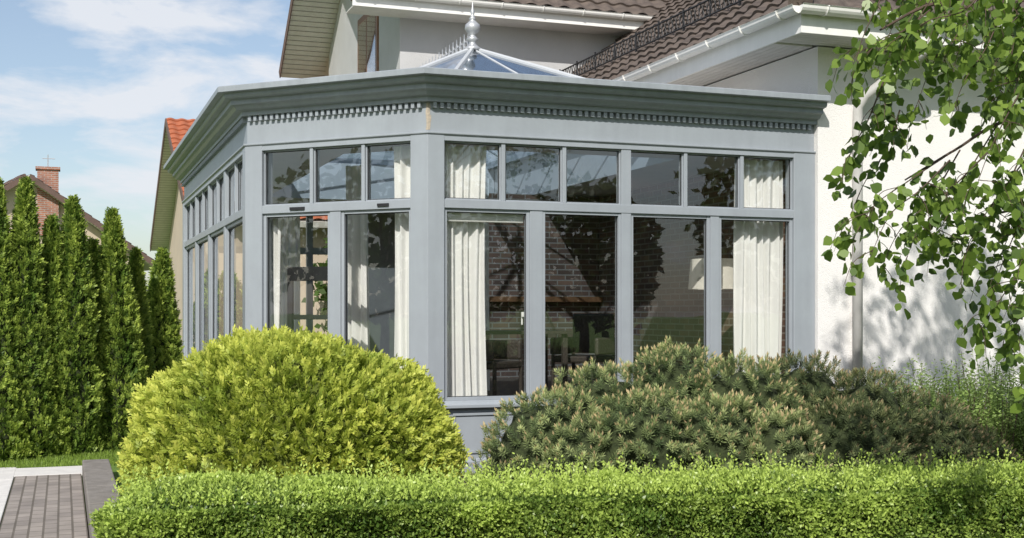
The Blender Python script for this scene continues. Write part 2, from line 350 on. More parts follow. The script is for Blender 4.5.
chair('rattan_armchair',FB.xy(.95,1.0),60); chair('rattan_armchair',FB.xy(2.6,2.2),-30)
tb_=empty('dining_table'); m=MB(); tp=FB(1.7,2.2,0); f=Fr((tp[0],tp[1]),20)
m.box(f,-.6,.6,-.4,.4,1.34,1.38)
for a in (-.52,.52):
    for b in (-.32,.32): m.box(f,a-.03,a+.03,b-.03,b+.03,.63,1.339)
m.obj('table_top_and_legs',M_rattan,tb_,.004)
# ------------------------------------------------------------ roofs helper
def roof_grid(name,O,U,V,N,Lu,Lv,m,parent,hip=0.0,hip2=0.0,tile=.30,course=.36,amp=.03):
    O,U,V,N=[np.array(x,float) for x in (O,U,V,N)]
    vs=[]; k=0
    while k*course<Lv:
        vs.append((k*course,.035)); vs.append((min(Lv,(k+1)*course)-.002,.0)); k+=1
    nu=int(Lu/tile*7); VV=[];F=[]
    for v,h0 in vs:
        us=np.linspace(hip*v,Lu-hip2*v,nu+1)
        ph=(us/tile)%1.0
        h=h0+amp*np.where(ph<.62,np.sin(ph/.62*np.pi)**.8*0.9,-.35*np.sin((ph-.62)/.38*np.pi))
        h=h+.004*np.sin(us*17.3+v*9.1)
        P=O+np.outer(us,U)+V*v+np.outer(h,N); VV+=P.tolist()
    for j in range(len(vs)-1):
        for i in range(nu): q=j*(nu+1)+i; F.append((q,q+1,q+nu+2,q+nu+1))
    return mkobj(name,VV,F,m,parent,smooth=False)
def gutter(name,fr,a0,a1,b,z,parent,r=.075,m_=None,alongb=False):
    m=MB()
    def P(a,o,zz): return fr(a,b+o,zz) if not alongb else fr(b+o,a,zz)
    prof=[( -r*1.0*math.cos(t)-r, z-r*math.sin(t)) for t in np.linspace(0,math.pi,9)]
    prof=[(prof[0][0]-.01,z+.008)]+prof
    for a in (a0,a1):
        for o,zz in prof: m.V.append(P(a,o,zz))
    n=len(prof)
    for j in range(n-1): m.F.append((j,j+1,n+j+1,n+j))
    prof2=[(o*.96-.003,zz+.006) for o,zz in prof]
    i0=len(m.V)
    for a in (a0,a1):
        for o,zz in prof2: m.V.append(P(a,o,zz))
    for j in range(n-1): m.F.append((i0+j,i0+n+j,i0+n+j+1,i0+j+1))
    for a in (0,1): m.F.append(tuple((a*n+j) for j in range(1,n)))
    k=a0+.3
    m.obj(name,m_ or M_white,parent,smooth=False)
    m=MB()
    while k<a1:
        pts=[P(k,oo*1.06+.002,zz-.004) for oo,zz in prof]; m.tube(pts,.009,5); k+=.75
    m.obj(name+'_brackets',m_ or M_white,parent)
# ------------------------------------------------------------ main house
house=empty('white_house')
G=FB.xy(LB,0); FH=Fr(G,20)
OV=.58; ZE=4.52; TP=math.tan(R(37))
m=MB(); m.box(FH,0.002,12,-.10,.2,0,ZE-.01); m.obj('front_wall',M_stucco,house)
m=MB(); m.box(FH,0.004,.25,.201,12,0,ZE-.012); m.obj('side_wall',M_stucco,house)
m=MB()
w=.10
for i in range(6): m.box(FH,-OV+.02,12,-OV-.08+i*w*.93,-OV-.08+i*w*.93+.085,ZE,ZE+.02)
for i in range(6): m.box(FH,-OV+.02+i*.095,-OV+.02+i*.095+.087,.0,12,ZE+.003,ZE+.022)
m.box(FH,-OV+.02,0.3,-OV-.06,12,ZE+.024,ZE+.04); m.box(FH,-OV+.02,12,-OV-.06,.3,ZE+.026,ZE+.041)
m.obj('soffit',M_soffit,house)
m=MB(); m.box(FH,-OV,12,-OV-.125,-OV-.10,ZE-.03,ZE+.23); m.box(FH,-OV-.025,-OV,-OV-.125,12,ZE-.03,ZE+.23); m.obj('fascia',M_white,house)
gutter('gutter_front',FH,-OV-.10,12,-OV-.127,ZE+.22,house); gutter('gutter_side',FH,-OV-.2,12,-OV-.027,ZE+.22,house,alongb=True)
ct=math.cos(math.atan(TP)); st=math.sin(math.atan(TP))
uB=np.array([FH.u[0],FH.u[1],0]); wB=np.array([FH.w[0],FH.w[1],0]); Z=np.array([0,0,1.])
E=np.array(FH(-OV-.05,-OV-.15,ZE+.24))
roof_grid('roof_left',E,wB,uB*ct+Z*st,-uB*st+Z*ct,13,6.5,M_tile,house,hip=ct)
roof_grid('roof_front',E,uB,wB*ct+Z*st,-wB*st+Z*ct,12,6.5,M_tile,house,hip=ct)
m=MB()
for i in range(20):
    p=E+(uB+wB)*ct*i*.36+Z*(st*i*.36+.04); q=E+(uB+wB)*ct*(i+1.1)*.36+Z*(st*(i+1.1)*.36+.02); m.tube([p,q],[.13,.10],10)
m.obj('hip_tiles',M_tile,house)
m=MB()
v0=1.15
def RLz(u,z): p=E+wB*u+(uB*ct+Z*st)*v0+(-uB*st+Z*ct)*.03; return tuple(p+Z*z)
for z in (.05,.26): m.tube([RLz(2.0,z),RLz(9.5,z)],.014,5)
u=2.0
while u<9.4:
    m.tube([RLz(u,.05),RLz(u+.09,.26)],.008,4); m.tube([RLz(u+.09,.05),RLz(u,.26)],.008,4)
    u+=.11
for u in np.arange(2.0,9.5,.75): m.tube([RLz(u,-.05),RLz(u,.30)],.015,5)
m.obj('snow_guard',M_black,house)
q=lambda a,b,z: FH(a,b,z)
m=MB(); m.tube([q(1.05,-.76,ZE+.18),q(1.05,-.76,ZE+.02),q(.95,-.70,ZE-.10),q(.52,-.26,3.98),q(.47,-.18,3.86),q(.47,-.17,3.6),q(.47,-.17,.0)],.055,12)
for z in (3.4,2.0,.7): m.tube([q(.47,-.17,z),q(.47,-.17,z+.04)],.068,12)
m.obj('downpipe',M_pipe,house,smooth=True)
# ------------------------------------------------------------ generic gable house
def gable_house(name,F,deg,L,Wd,ze,tp,oe,ov,mw,mt,parent=None,withgutter=True):
    e=parent or empty(name); f=Fr(F,deg); u=np.array([f.u[0],f.u[1],0]); w=np.array([f.w[0],f.w[1],0])
    zr=ze+tp*Wd/2
    V=[f(0,0,0),f(0,Wd,0),f(0,Wd,ze),f(0,Wd/2,zr),f(0,0,ze),f(L,0,0),f(L,Wd,0),f(L,Wd,ze),f(L,Wd/2,zr),f(L,0,ze)]
    Fc=[(0,4,3,2,1),(5,6,7,8,9),(0,5,9,4),(1,2,7,6)]
    mkobj('walls_'+name,V,Fc,mw,e)
    a=math.atan(tp); c,s=math.cos(a),math.sin(a)
    lv=(Wd/2+oe)/c
    for side in (0,1):
        if side==0: O=np.array(f(-ov,-oe,ze-oe*tp+.02)); V_=w*c+Z*s; N_=-w*s+Z*c
        else: O=np.array(f(-ov,Wd+oe,ze-oe*tp+.02)); V_=-w*c+Z*s; N_=w*s+Z*c
        m=MB(); T=.14; Lu=L+2*ov
        P=lambda uu,vv,h: tuple(O+u*uu+V_*vv+N_*h)
        m.V=[P(0,0,0),P(Lu,0,0),P(Lu,lv,0),P(0,lv,0),P(0,0,T),P(Lu,0,T),P(Lu,lv,T),P(0,lv,T)]
        m.F=[(0,1,2,3),(4,7,6,5),(0,4,5,1),(2,6,7,3)]
        m.obj('soffit_%d'%side,M_soffit,e)
        m=MB(); 
        m.V=[P(-.02,0,-.03),P(.0,0,-.03),P(0,lv,-.03),P(-.02,lv,-.03),P(-.02,0,T+.03),P(0,0,T+.03),P(0,lv,T+.03),P(-.02,lv,T+.03)]
        m.F=[(0,3,2,1),(4,5,6,7),(0,1,5,4),(1,2,6,5),(2,3,7,6),(3,0,4,7)]
        m.obj('verge_board_%d'%side,M_tiled,e)
        m=MB(); k=.12
        while k<lv:
            m.V+= [P(.0,k,-.006),P(ov,k,-.006),P(ov,k+.012,-.006),P(.0,k+.012,-.006)]; n=len(m.V); m.F.append((n-4,n-3,n-2,n-1)); k+=.13
        m.obj('soffit_grooves_%d'%side,M_kerb,e)
        roof_grid('tiles_%d'%side,O+N_*(T+.025),u,V_,N_,Lu,lv,mt,e)
    if withgutter:
        zz=ze-oe*tp+.02
        m=MB(); m.box(f,-ov,L+ov,-oe-.03,-oe-.005,zz-.10,zz+.13); m.obj('eave_fascia',M_white,e)
        m=MB(); m.box(f,-ov+.02,L+ov,-oe,0,zz-.10,zz-.08); m.obj('boxed_soffit',M_soffit,e)
        gutter('eave_gutter',f,-ov,L+ov,-oe-.032,zz+.12,e,r=.07)
    return e,f
Fw=(W(400,0,21)[0],21.0)
e,fw=gable_house('wing',Fw,20,9.5,6.0,7.13,.80,.55,.95,M_stuccog,M_tile,parent=house)
m=MB(); m.box(fw,-.03,.06,1.5,3.1,5.9,7.25); m.obj('wing_window_frame',M_brown,house,.01)
m=MB(); m.box(fw,-.042,-.031,1.62,2.25,6.0,7.12); m.box(fw,-.042,-.031,2.35,2.98,6.0,7.12); m.obj('wing_window_glass',M_glass,house)
m=MB(); m.box(fw,-.04,.0,1.38,3.22,5.80,5.88); m.obj('wing_window_sill',M_white,house)
# ------------------------------------------------------------ neighbours
pa=W(166,137,32); 
h1=Fr((pa[0],pa[1]),20); Fo=h1.xy(.5,-5.5)
gable_house('orange_roof_house',Fo,20,12,11,3.7,.50,.5,.5,M_cream,M_tileo,withgutter=False)
pb=W(28,180,46); h2=Fr((pb[0],pb[1]),122)
F2=h2.xy(.5,-4.4)
gable_house('cream_house',F2,122,10,8.8,3.6,.68,.5,.5,M_cream,M_tiled,withgutter=False)
ch=empty('brick_chimney'); cp=W(48,200,47); fc=Fr((cp[0],cp[1]),20)
m=MB(); m.box(fc,-.38,.38,-.3,.3,4.5,7.0); m.obj('stack',M_chim,ch,uv=uvbw(fc)); m=MB(); m.box(fc,-.44,.44,-.36,.36,7.0,7.1); m.obj('cap',M_chim,ch,uv=uvbw(fc))
m=MB(); m.tube([fc(0,0,7.1),fc(0,0,7.6)],.02,5); m.tube([fc(-.2,0,7.45),fc(.25,0,7.45)],.015,5); m.obj('aerial',M_galv,ch)
# ------------------------------------------------------------ ground and paths
m=MB(); m.quad((-900,-900,0),(900,-900,0),(900,1500,0),(-900,1500,0)); m.obj('ground',M_grass)
m=MB(); m.quad((-2.75,5.6,.004),(9,6.6,.004),(9,13.5,.004),(3.3,13.4,.004),(-.8,12.0,.004),(-2.8,12.9,.004),(-5.6,20,.004),(-6.2,20,.004),(-3.6,11.5,.004)); m.obj('soil_bed',M_soil)
Fq=Fr((-3.10,9.0),110)
m=MB(); m.box(Fq,-7,3.25,.0,.60,-.05,.02); m.obj('brick_path',M_pave,uv=uvbw(Fq))
m=MB()
k=-7
while k<3.2: m.box(Fq,k,k+.99,.61,2.2,-.05,.024); k+=1.0
m.box(Fq,3.27,3.9,-.2,6,-.05,.022)
m.obj('concrete_path',M_slab,bevel=.006)
m=MB(); k=-6.5
while k<3.0: m.box(Fq,k,k+.97,-.26,-.01,-.05,.15); k+=.98
m.obj('kerb',M_kerb,bevel=.012)
# ------------------------------------------------------------ foliage engine
def norm(a): return a/np.maximum(np.linalg.norm(a,axis=1,keepdims=True),1e-9)
def snoise(p,f,seed=0):
    r=np.random.default_rng(seed); o=np.zeros(len(p))
    for k in range(8):
        d=r.normal(size=3); d/=np.linalg.norm(d); o+=np.sin(p@d*f*r.uniform(.7,1.5)+r.uniform(0,6.28))
    return o/8*1.6
class Leaves:
    def __init__(s): s.p=[];s.d=[];s.n=[];s.l=[];s.w=[];s.c=[]
    def add(s,p,d,n,l,w,c):
        N=len(p); s.p.append(p); s.d.append(norm(d)); s.n.append(n); s.l.append(np.broadcast_to(l,(N,)).astype(float)); s.w.append(np.broadcast_to(w,(N,)).astype(float)); s.c.append(np.broadcast_to(c,(N,3)))
    def build(s,name,m,parent=None,hexa=False):
        p=np.concatenate(s.p); d=np.concatenate(s.d); n=np.concatenate(s.n); l=np.concatenate(s.l)[:,None]; w=np.concatenate(s.w)[:,None]; c=np.concatenate(s.c)
        side=norm(np.cross(d,n)); nn=np.cross(side,d)
        if hexa: tpl=[(0,0,0),(.28,.42,.06),(.62,.40,.05),(1,0,-.08),(.62,-.40,.05),(.28,-.42,.06)]
        else: tpl=[(0,0,0),(.45,.5,0),(1,0,0),(.45,-.5,0)]
        K=len(tpl); V=np.stack([p+d*l*a+side*w*b+nn*l*h for a,b,h in tpl],1).reshape(-1,3)
        N=len(p); me=bpy.data.meshes.new(name)
        me.vertices.add(N*K); me.vertices.foreach_set('co',V.astype(np.float32).ravel())
        me.loops.add(N*K); me.loops.foreach_set('vertex_index',np.arange(N*K,dtype=np.int32))
        me.polygons.add(N); me.polygons.foreach_set('loop_start',np.arange(0,N*K,K,dtype=np.int32)); me.polygons.foreach_set('loop_total',np.full(N,K,dtype=np.int32))
        me.update(calc_edges=True)
        at=me.attributes.new('Col','FLOAT_COLOR','POINT'); cc=np.ones((N,K,4),np.float32); cc[:,:,:3]=c[:,None,:]; at.data.foreach_set('color',cc.ravel())
        me.materials.append(m); o=bpy.data.objects.new(name,me); COL.objects.link(o)
        if parent: o.parent=parent
        return o
def rdir(n): return norm(rng.normal(size=(n,3)))
def fan(L,p,d,nrm,length,leafl,leafw,K,ca,cb):
    N=len(p); side=norm(np.cross(d,nrm)); length=np.broadcast_to(length,(N,))
    for k in range(K):
        t=(k+.5)/K; sg=1 if k%2 else -1
        if k==K-1: sg=0
        pp=p+d*(length*t*.8)[:,None]; ang=.75*(1-.3*t)*sg
        dd=d*math.cos(ang)+side*math.sin(ang)+rng.normal(size=(N,3))*.12
        col=ca*(1-t)+cb*t
        L.add(pp,dd,nrm+rng.normal(size=(N,3))*.25,leafl*(1-.25*t)*rng.uniform(.8,1.2,N),leafw,col)
sph=rdir
def shrub_core(name,ells,scale,m,parent,rf):
    V=[];F=[]
    for c,r in ells:
        nu,nv=28,18; b=len(V)
        D=[]
        for j in range(nv+1):
            th=math.pi*j/nv
            for i in range(nu):
                ph=2*math.pi*i/nu; D.append((math.sin(th)*math.cos(ph),math.sin(th)*math.sin(ph),math.cos(th)))
        D=np.array(D); rr=rf(D)*scale; P=np.array(c)+D*np.array(r)*rr[:,None]; P[:,2]=np.maximum(P[:,2],.01); V+=P.tolist()
        for j in range(nv):
            for i in range(nu): F.append((b+j*nu+i,b+j*nu+(i+1)%nu,b+(j+1)*nu+(i+1)%nu,b+(j+1)*nu+i))
    mkobj(name,V,F,m,parent,smooth=True)
# ---- golden globe thuja
gold=empty('golden_arborvitae_shrub')
gc=np.array([-1.66,9.35,.42]); gr=np.array([1.25,1.2,1.03])
def rfg(D): return 1+.04*snoise(D,4,1)+.06*snoise(D,10,2)+.03*snoise(D,24,12)
N=19000; D=sph(N); D=D[D[:,2]>-.45]; N=len(D)
ns=snoise(D,10,2); ns2=snoise(D,24,12)
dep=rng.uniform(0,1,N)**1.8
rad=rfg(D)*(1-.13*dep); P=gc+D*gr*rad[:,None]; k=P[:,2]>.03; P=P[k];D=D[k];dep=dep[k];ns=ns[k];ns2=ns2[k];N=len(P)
d=norm(D*1.25+np.array([0,0,.35])+rng.normal(size=(N,3))*.55)
nr=norm(np.cross(d,rdir(N)))
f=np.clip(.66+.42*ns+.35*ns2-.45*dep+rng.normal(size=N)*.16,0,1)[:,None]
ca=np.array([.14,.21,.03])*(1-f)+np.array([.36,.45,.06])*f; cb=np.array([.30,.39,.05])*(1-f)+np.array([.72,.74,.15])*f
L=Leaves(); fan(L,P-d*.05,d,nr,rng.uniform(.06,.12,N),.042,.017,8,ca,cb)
n=260; D2=sph(n); D2[:,2]=np.abs(D2[:,2]); D2=norm(D2); P2=gc+D2*gr*rfg(D2)[:,None]; d2=norm(D2*.7+np.array([0,0,.9])+rng.normal(size=(n,3))*.25)
fan(L,P2-d2*.04,d2,norm(np.cross(d2,rdir(n))),rng.uniform(.08,.15,n),.045,.016,11,np.array([.32,.40,.05]),np.array([.72,.73,.15]))
L.build('sprays',M_leaf,gold)
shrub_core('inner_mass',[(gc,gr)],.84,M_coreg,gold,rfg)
# ---- mugo pines
def mugo(name,ells,NS,bright):
    e=empty(name); rf=lambda D:1+.08*snoise(D,5,4)+.10*snoise(D,11,5)
    L=Leaves(); tot=sum(r[0]*r[2] for c,r in ells)
    for ci,(c,r) in enumerate(ells):
        n=int(NS*r[0]*r[2]/tot); D=sph(n); D=D[D[:,2]>-.35]; c_=np.array(c); r_=np.array(r)
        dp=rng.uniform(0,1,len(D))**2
        P=c_+D*r_*(rf(D)*(1-.16*dp))[:,None]
        keep=P[:,2]>.05
        for cj,(c2,r2) in enumerate(ells):
            if cj!=ci: keep&=(np.linalg.norm((P-np.array(c2))/np.array(r2),axis=1)>.88)
        P=P[keep];dp=dp[keep];D=D[keep];n=len(P)
        ax=norm(D*1.1+np.array([0,-.1,.8])+rng.normal(size=(n,3))*.35)
        o1=norm(np.cross(ax,rdir(n))); o2=np.cross(ax,o1)
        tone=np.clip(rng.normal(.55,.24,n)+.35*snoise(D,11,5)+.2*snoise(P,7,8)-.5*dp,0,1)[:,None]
        slen=rng.uniform(.035,.075,n)
        K=26
        for k in range(K):
            t=k/K; ph=k*2.4+rng.uniform(0,.5,n); out=1.4-1.0*t
            rd=o1*np.cos(ph)[:,None]+o2*np.sin(ph)[:,None]
            dd=ax*math.cos(out)+rd*math.sin(out)
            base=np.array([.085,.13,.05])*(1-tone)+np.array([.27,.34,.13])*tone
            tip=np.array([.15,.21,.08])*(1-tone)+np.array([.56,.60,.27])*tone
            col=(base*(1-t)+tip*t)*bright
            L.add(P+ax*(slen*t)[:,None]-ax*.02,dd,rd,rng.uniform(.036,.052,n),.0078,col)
        kk=rng.uniform(size=n)<.7
        L.add((P+ax*(slen)[:,None]*.8)[kk],ax[kk],o1[kk],.042,.015,np.array([.60,.48,.27])*bright)
        L.add((P+ax*(slen)[:,None]*.8)[kk],ax[kk],o2[kk],.042,.015,np.array([.60,.48,.27])*bright)
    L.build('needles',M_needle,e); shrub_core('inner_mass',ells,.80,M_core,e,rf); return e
mugo('mugo_pine',[((.33,9.5,.42),(.56,.55,.58)),((.72,9.75,.60),(.50,.5,.58)),((1.30,9.85,.72),(.52,.5,.60)),((1.0,9.25,.50),(.45,.45,.50)),((1.80,9.7,.66),(.48,.5,.58)),((.05,9.55,.25),(.36,.4,.42)),((1.55,9.25,.48),(.42,.42,.48)),((.55,9.2,.35),(.40,.42,.44)),((1.95,9.2,.38),(.38,.4,.46)),((1.1,9.6,.2),(1.0,.5,.4))],7000,1.0)
mugo('mugo_pine',[((2.35,10.1,.65),(.52,.5,.60)),((2.85,10.0,.55),(.48,.5,.56)),((3.35,10.1,.38),(.50,.5,.54)),((2.6,9.6,.40),(.48,.45,.50)),((3.75,10.2,.2),(.42,.45,.42)),((3.0,10.0,.2),(.9,.5,.4))],5000,.55)  # needle colours darkened here to stand in for the birch's shade
# ---- feathery shrub
sp=empty('spirea_shrub'); L=Leaves()
n=3800; base=np.stack([rng.uniform(3.45,5.4,n),rng.uniform(10.7,12.0,n),rng.uniform(.0,.55,n)],1)
lean=norm(np.stack([rng.normal(0,.28,n),rng.normal(-.1,.25,n),np.ones(n)],1)); hgt=rng.uniform(.35,.82,n)*(1-.22*np.abs(base[:,0]-4.4))
fz=rng.uniform(.6,1.2,(n,1)); 
for k in range(18):
    t=k/18; ph=rng.uniform(0,6.28,n); rd=np.stack([np.cos(ph),np.sin(ph),rng.uniform(-.1,.9,n)],1)
    L.add(base+lean*(hgt*t)[:,None],rd,rdir(n),rng.uniform(.025,.05,n),.014,np.array([.36,.50,.14])*fz*(.6+.5*t))
L.build('fronds',M_leaf,sp)
tm=MB()
for i in range(0,n,8):
    b=base[i]; tm.tube([tuple(b-np.array([0,0,b[2]])),tuple(b+lean[i]*hgt[i])],[.005,.002],3,False)
tm.obj('stems',M_twig,sp)
# ---- boxwood hedge
hd=empty('boxwood_hedge'); L=Leaves()
h0=np.array([-2.06,6.46]); h1_=np.array([6.2,7.75]); hdv=h1_-h0; HL=np.linalg.norm(hdv); hu=hdv/HL; hv=np.array([-hu[1],hu[0]])
def hp(s,t,z): return np.stack([h0[0]+hu[0]*s+hv[0]*t,h0[1]+hu[1]*s+hv[1]*t,z],1)
HW=.34; HZ=.655
def addbox(n,face,vis=6.0):
    s=rng.uniform(0,vis,n)
    if face=='top': t=rng.uniform(-HW,HW,n); z=np.full(n,HZ); nv=np.array([0,0,1.])
    elif face=='front': t=np.full(n,-HW); z=HZ*(1-rng.uniform(0,1,n)**1.3*.9); nv=np.array([-hv[0],-hv[1],.0])
    elif face=='back': t=np.full(n,HW); z=rng.uniform(.3,HZ,n); nv=np.array([hv[0],hv[1],.0])
    else: s=np.zeros(n); t=rng.uniform(-HW,HW,n); z=rng.uniform(0,HZ,n); nv=np.array([-hu[0],-hu[1],0.])
    P=hp(s,t,z); 
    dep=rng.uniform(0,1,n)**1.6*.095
    bump=.055*snoise(P,4,21)+.045*snoise(P,13,22)+.020*snoise(P,40,23)
    e=np.clip((np.abs(t)-HW+.18)/.18,0,1); 
    if face=='top': P[:,2]-=.11*e**2+.12*np.clip(1-s/.25,0,1)**2
    P=P+nv*(bump-dep)[:,None]
    if face!='top': P[:,2]-=.05*np.clip((z-.5)/.15,0,1); 
    d=norm(nv+np.array([0,0,.5])+rng.normal(size=(n,3))*.75); nn=norm(nv*1.0+np.array([0,0,.4])+rng.normal(size=(n,3))*.7)
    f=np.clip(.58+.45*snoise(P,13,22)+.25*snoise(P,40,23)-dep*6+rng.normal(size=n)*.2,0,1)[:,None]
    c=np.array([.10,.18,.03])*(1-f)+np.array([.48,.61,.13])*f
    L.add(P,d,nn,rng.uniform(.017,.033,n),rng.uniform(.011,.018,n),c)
addbox(72000,'top'); addbox(72000,'front'); addbox(9000,'end'); addbox(9000,'back')
n=2600; s=rng.uniform(0,6.0,n); t=rng.uniform(-HW,HW,n); P=hp(s,t,np.full(n,HZ-.03)); hh=rng.uniform(.4,1.9,n); ln=rng.normal(size=(n,3))*.3
for k in range(8):
    L.add(P+(np.array([0,0,1.])+ln)*(k*.009*hh)[:,None]+rng.normal(size=(n,3))*.003,norm(np.array([0,0,.8])+rng.normal(size=(n,3))*.6),rdir(n),.022,.012,np.array([.48,.61,.13]))
L.build('leaves',M_box,hd)
m=MB()
class FrH:
    def __call__(s,a,b,z): return (h0[0]+hu[0]*a+hv[0]*b,h0[1]+hu[1]*a+hv[1]*b,z)
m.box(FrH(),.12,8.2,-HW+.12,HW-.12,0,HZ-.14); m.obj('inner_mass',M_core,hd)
# ---- thuja row
def thuja(i,x,ytop,depth,rw,n=4400):
    e=empty('columnar_arborvitae'); X=(x-512)/FP*depth; H=EYE-(ytop-312)/FP*depth
    L=Leaves(); h=rng.uniform(0,1,n)**1.15; ph=rng.uniform(0,6.2832,n)
    def prof(h): return rw*np.clip((1-h)**.66,0,1)*(.86+.14*np.clip(h*6,0,1))
    Dd=np.stack([np.cos(ph),np.sin(ph),np.zeros(n)],1)
    Q=np.stack([np.cos(ph)*1.0,np.sin(ph)*1.0,h*H],1)
    nn=snoise(Q*np.array([1,1,1.3]),6,30+i); n2=snoise(Q*np.array([1,1,.5]),14,60+i)
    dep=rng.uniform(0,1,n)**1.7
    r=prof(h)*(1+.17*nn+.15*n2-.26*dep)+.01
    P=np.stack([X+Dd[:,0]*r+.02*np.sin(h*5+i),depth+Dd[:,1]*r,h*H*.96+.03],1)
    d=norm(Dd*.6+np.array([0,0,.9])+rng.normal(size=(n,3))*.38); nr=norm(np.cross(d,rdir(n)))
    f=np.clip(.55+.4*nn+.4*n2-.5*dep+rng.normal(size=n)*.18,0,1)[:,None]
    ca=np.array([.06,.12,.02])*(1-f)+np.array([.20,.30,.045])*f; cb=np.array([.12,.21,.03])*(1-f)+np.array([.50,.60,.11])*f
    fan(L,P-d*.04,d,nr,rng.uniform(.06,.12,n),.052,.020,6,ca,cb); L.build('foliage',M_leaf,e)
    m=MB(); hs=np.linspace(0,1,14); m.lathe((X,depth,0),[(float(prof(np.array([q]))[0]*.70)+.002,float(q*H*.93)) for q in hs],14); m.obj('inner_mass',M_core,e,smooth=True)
    m=MB(); m.tube([(X,depth,0),(X,depth,H*.5)],[.05,.03],8); m.obj('trunk',M_twig,e)
th=[(-32,178,13.2,.36),(-3,172,13.3,.34),(25,172,13.5,.34),(50,212,13.75,.28),(72,191,13.9,.35),(93,236,14.2,.24),(114,204,14.35,.36),(137,246,14.8,.22),(162,246,15.4,.36)]
for i,(x,y,dp,rw) in enumerate(th): thuja(i,x,y,dp,rw)
for i,(x,y,dp,rw) in enumerate([(60,262,21,.7),(88,262,21.5,.7),(112,262,22,.7),(132,264,22.5,.6)]): thuja(20+i,x,y,dp,rw,2600)  # extra thujas added behind the row so the side glass reflects green
# ---- lawn blades
L=Leaves(); n=26000; x=rng.uniform(-6.6,-3.4,n); y=rng.uniform(12.0,14.2,n)
P=np.stack([x,y,np.zeros(n)],1); c=np.array([.25,.36,.06])*rng.uniform(.5,1.25,(n,1))
aa_=(P[:,0]-Fq.O[0])*Fq.u[0]+(P[:,1]-Fq.O[1])*Fq.u[1]; k=aa_>3.92; P=P[k]; c=c[k]; n=len(P)
L.add(P,norm(np.array([0,0,1.])+rng.normal(size=(n,3))*.35),rdir(n),rng.uniform(.03,.06,n),.006,c); L.build('lawn_grass_blades',M_leaf)
# ------------------------------------------------------------ birch
bi=empty('birch_tree'); L=Leaves(); tm=MB(); tw=MB()
tr=[(3.55,6.3,0),(3.58,6.32,1.5),(3.5,6.3,3),(3.6,6.35,5),(3.55,6.3,7),(3.6,6.3,8.8)]
tm.tube(tr,[.13,.11,.095,.07,.045,.015],12)
def smooth(pts,n=10):
    pts=[np.array(p,float) for p in pts]; out=[]
    P=[2*pts[0]-pts[1]]+pts+[2*pts[-1]-pts[-2]]
    for i in range(1,len(P)-2):
        for k in range(n):
            t=k/n; a,b,c,d=P[i-1],P[i],P[i+1],P[i+2]
            out.append(.5*((2*b)+(-a+c)*t+(2*a-5*b+4*c-d)*t*t+(-a+3*b-3*c+d)*t**3))
    out.append(pts[-1]); return out
def leafs(pts,step,spread=.05,size=(.044,.070),start=.1):
    pts=np.array(pts); seg=np.linalg.norm(np.diff(pts,axis=0),axis=1); cum=np.concatenate([[0],np.cumsum(seg)]); T=cum[-1]
    s=np.arange(T*start,T,step); s=s+rng.uniform(-.4,.4,len(s))*step
    P=np.stack([np.interp(s,cum,pts[:,j]) for j in range(3)],1); n=len(P)
    off=rdir(n)*rng.uniform(.2,1,(n,1))*spread; off[:,2]-=.01
    d=norm(np.array([0,0,-.65])+off*9+rng.normal(size=(n,3))*.5)
    f=rng.uniform(0,1,(n,1)); c=np.array([.07,.13,.022])*(1-f)+np.array([.25,.36,.065])*f
    sz=rng.uniform(size[0],size[1],n)
    L.add(P+off,d,rdir(n),sz,sz*.92,c)
def twig(pts,r0=.006,step=.035,subs=4,sublen=.28):
    sp_=smooth(pts,8); n=len(sp_); tw.tube(sp_,list(np.linspace(r0,.0012,n)),5,False); leafs(sp_,step)
    for k in range(subs):
        i=random.randint(int(n*.1),n-2); p=sp_[i]; dv=norm(rng.normal(size=(1,3)))[0]; dv[2]=-abs(dv[2])*.4
        l=sublen*random.uniform(.5,1.2); q=[p,p+dv*l*.5+np.array([0,0,-.03]),p+dv*l*.75+np.array([0,0,-l*.55])]
        s2=smooth(q,5); tw.tube(s2,list(np.linspace(.0028,.001,len(s2))),4,False); leafs(s2,step*.9)
def limb(pts,r0,r1):
    s=smooth(pts,8); tw.tube(s,list(np.linspace(r0,r1,len(s))),8,False); return s
limb([(3.52,6.3,2.6),(3.0,6.15,3.15),W(1000,-5,6.1),W(930,5,6.0),W(880,30,5.95)],.022,.005)
limb([(3.52,6.3,2.3),(3.0,6.2,2.6),W(1010,120,6.1),W(955,150,6.0),W(905,180,5.95)],.014,.004)
limb([(3.54,6.3,1.8),(3.1,6.2,2.1),W(1015,210,6.2),W(965,230,6.1)],.012,.004)
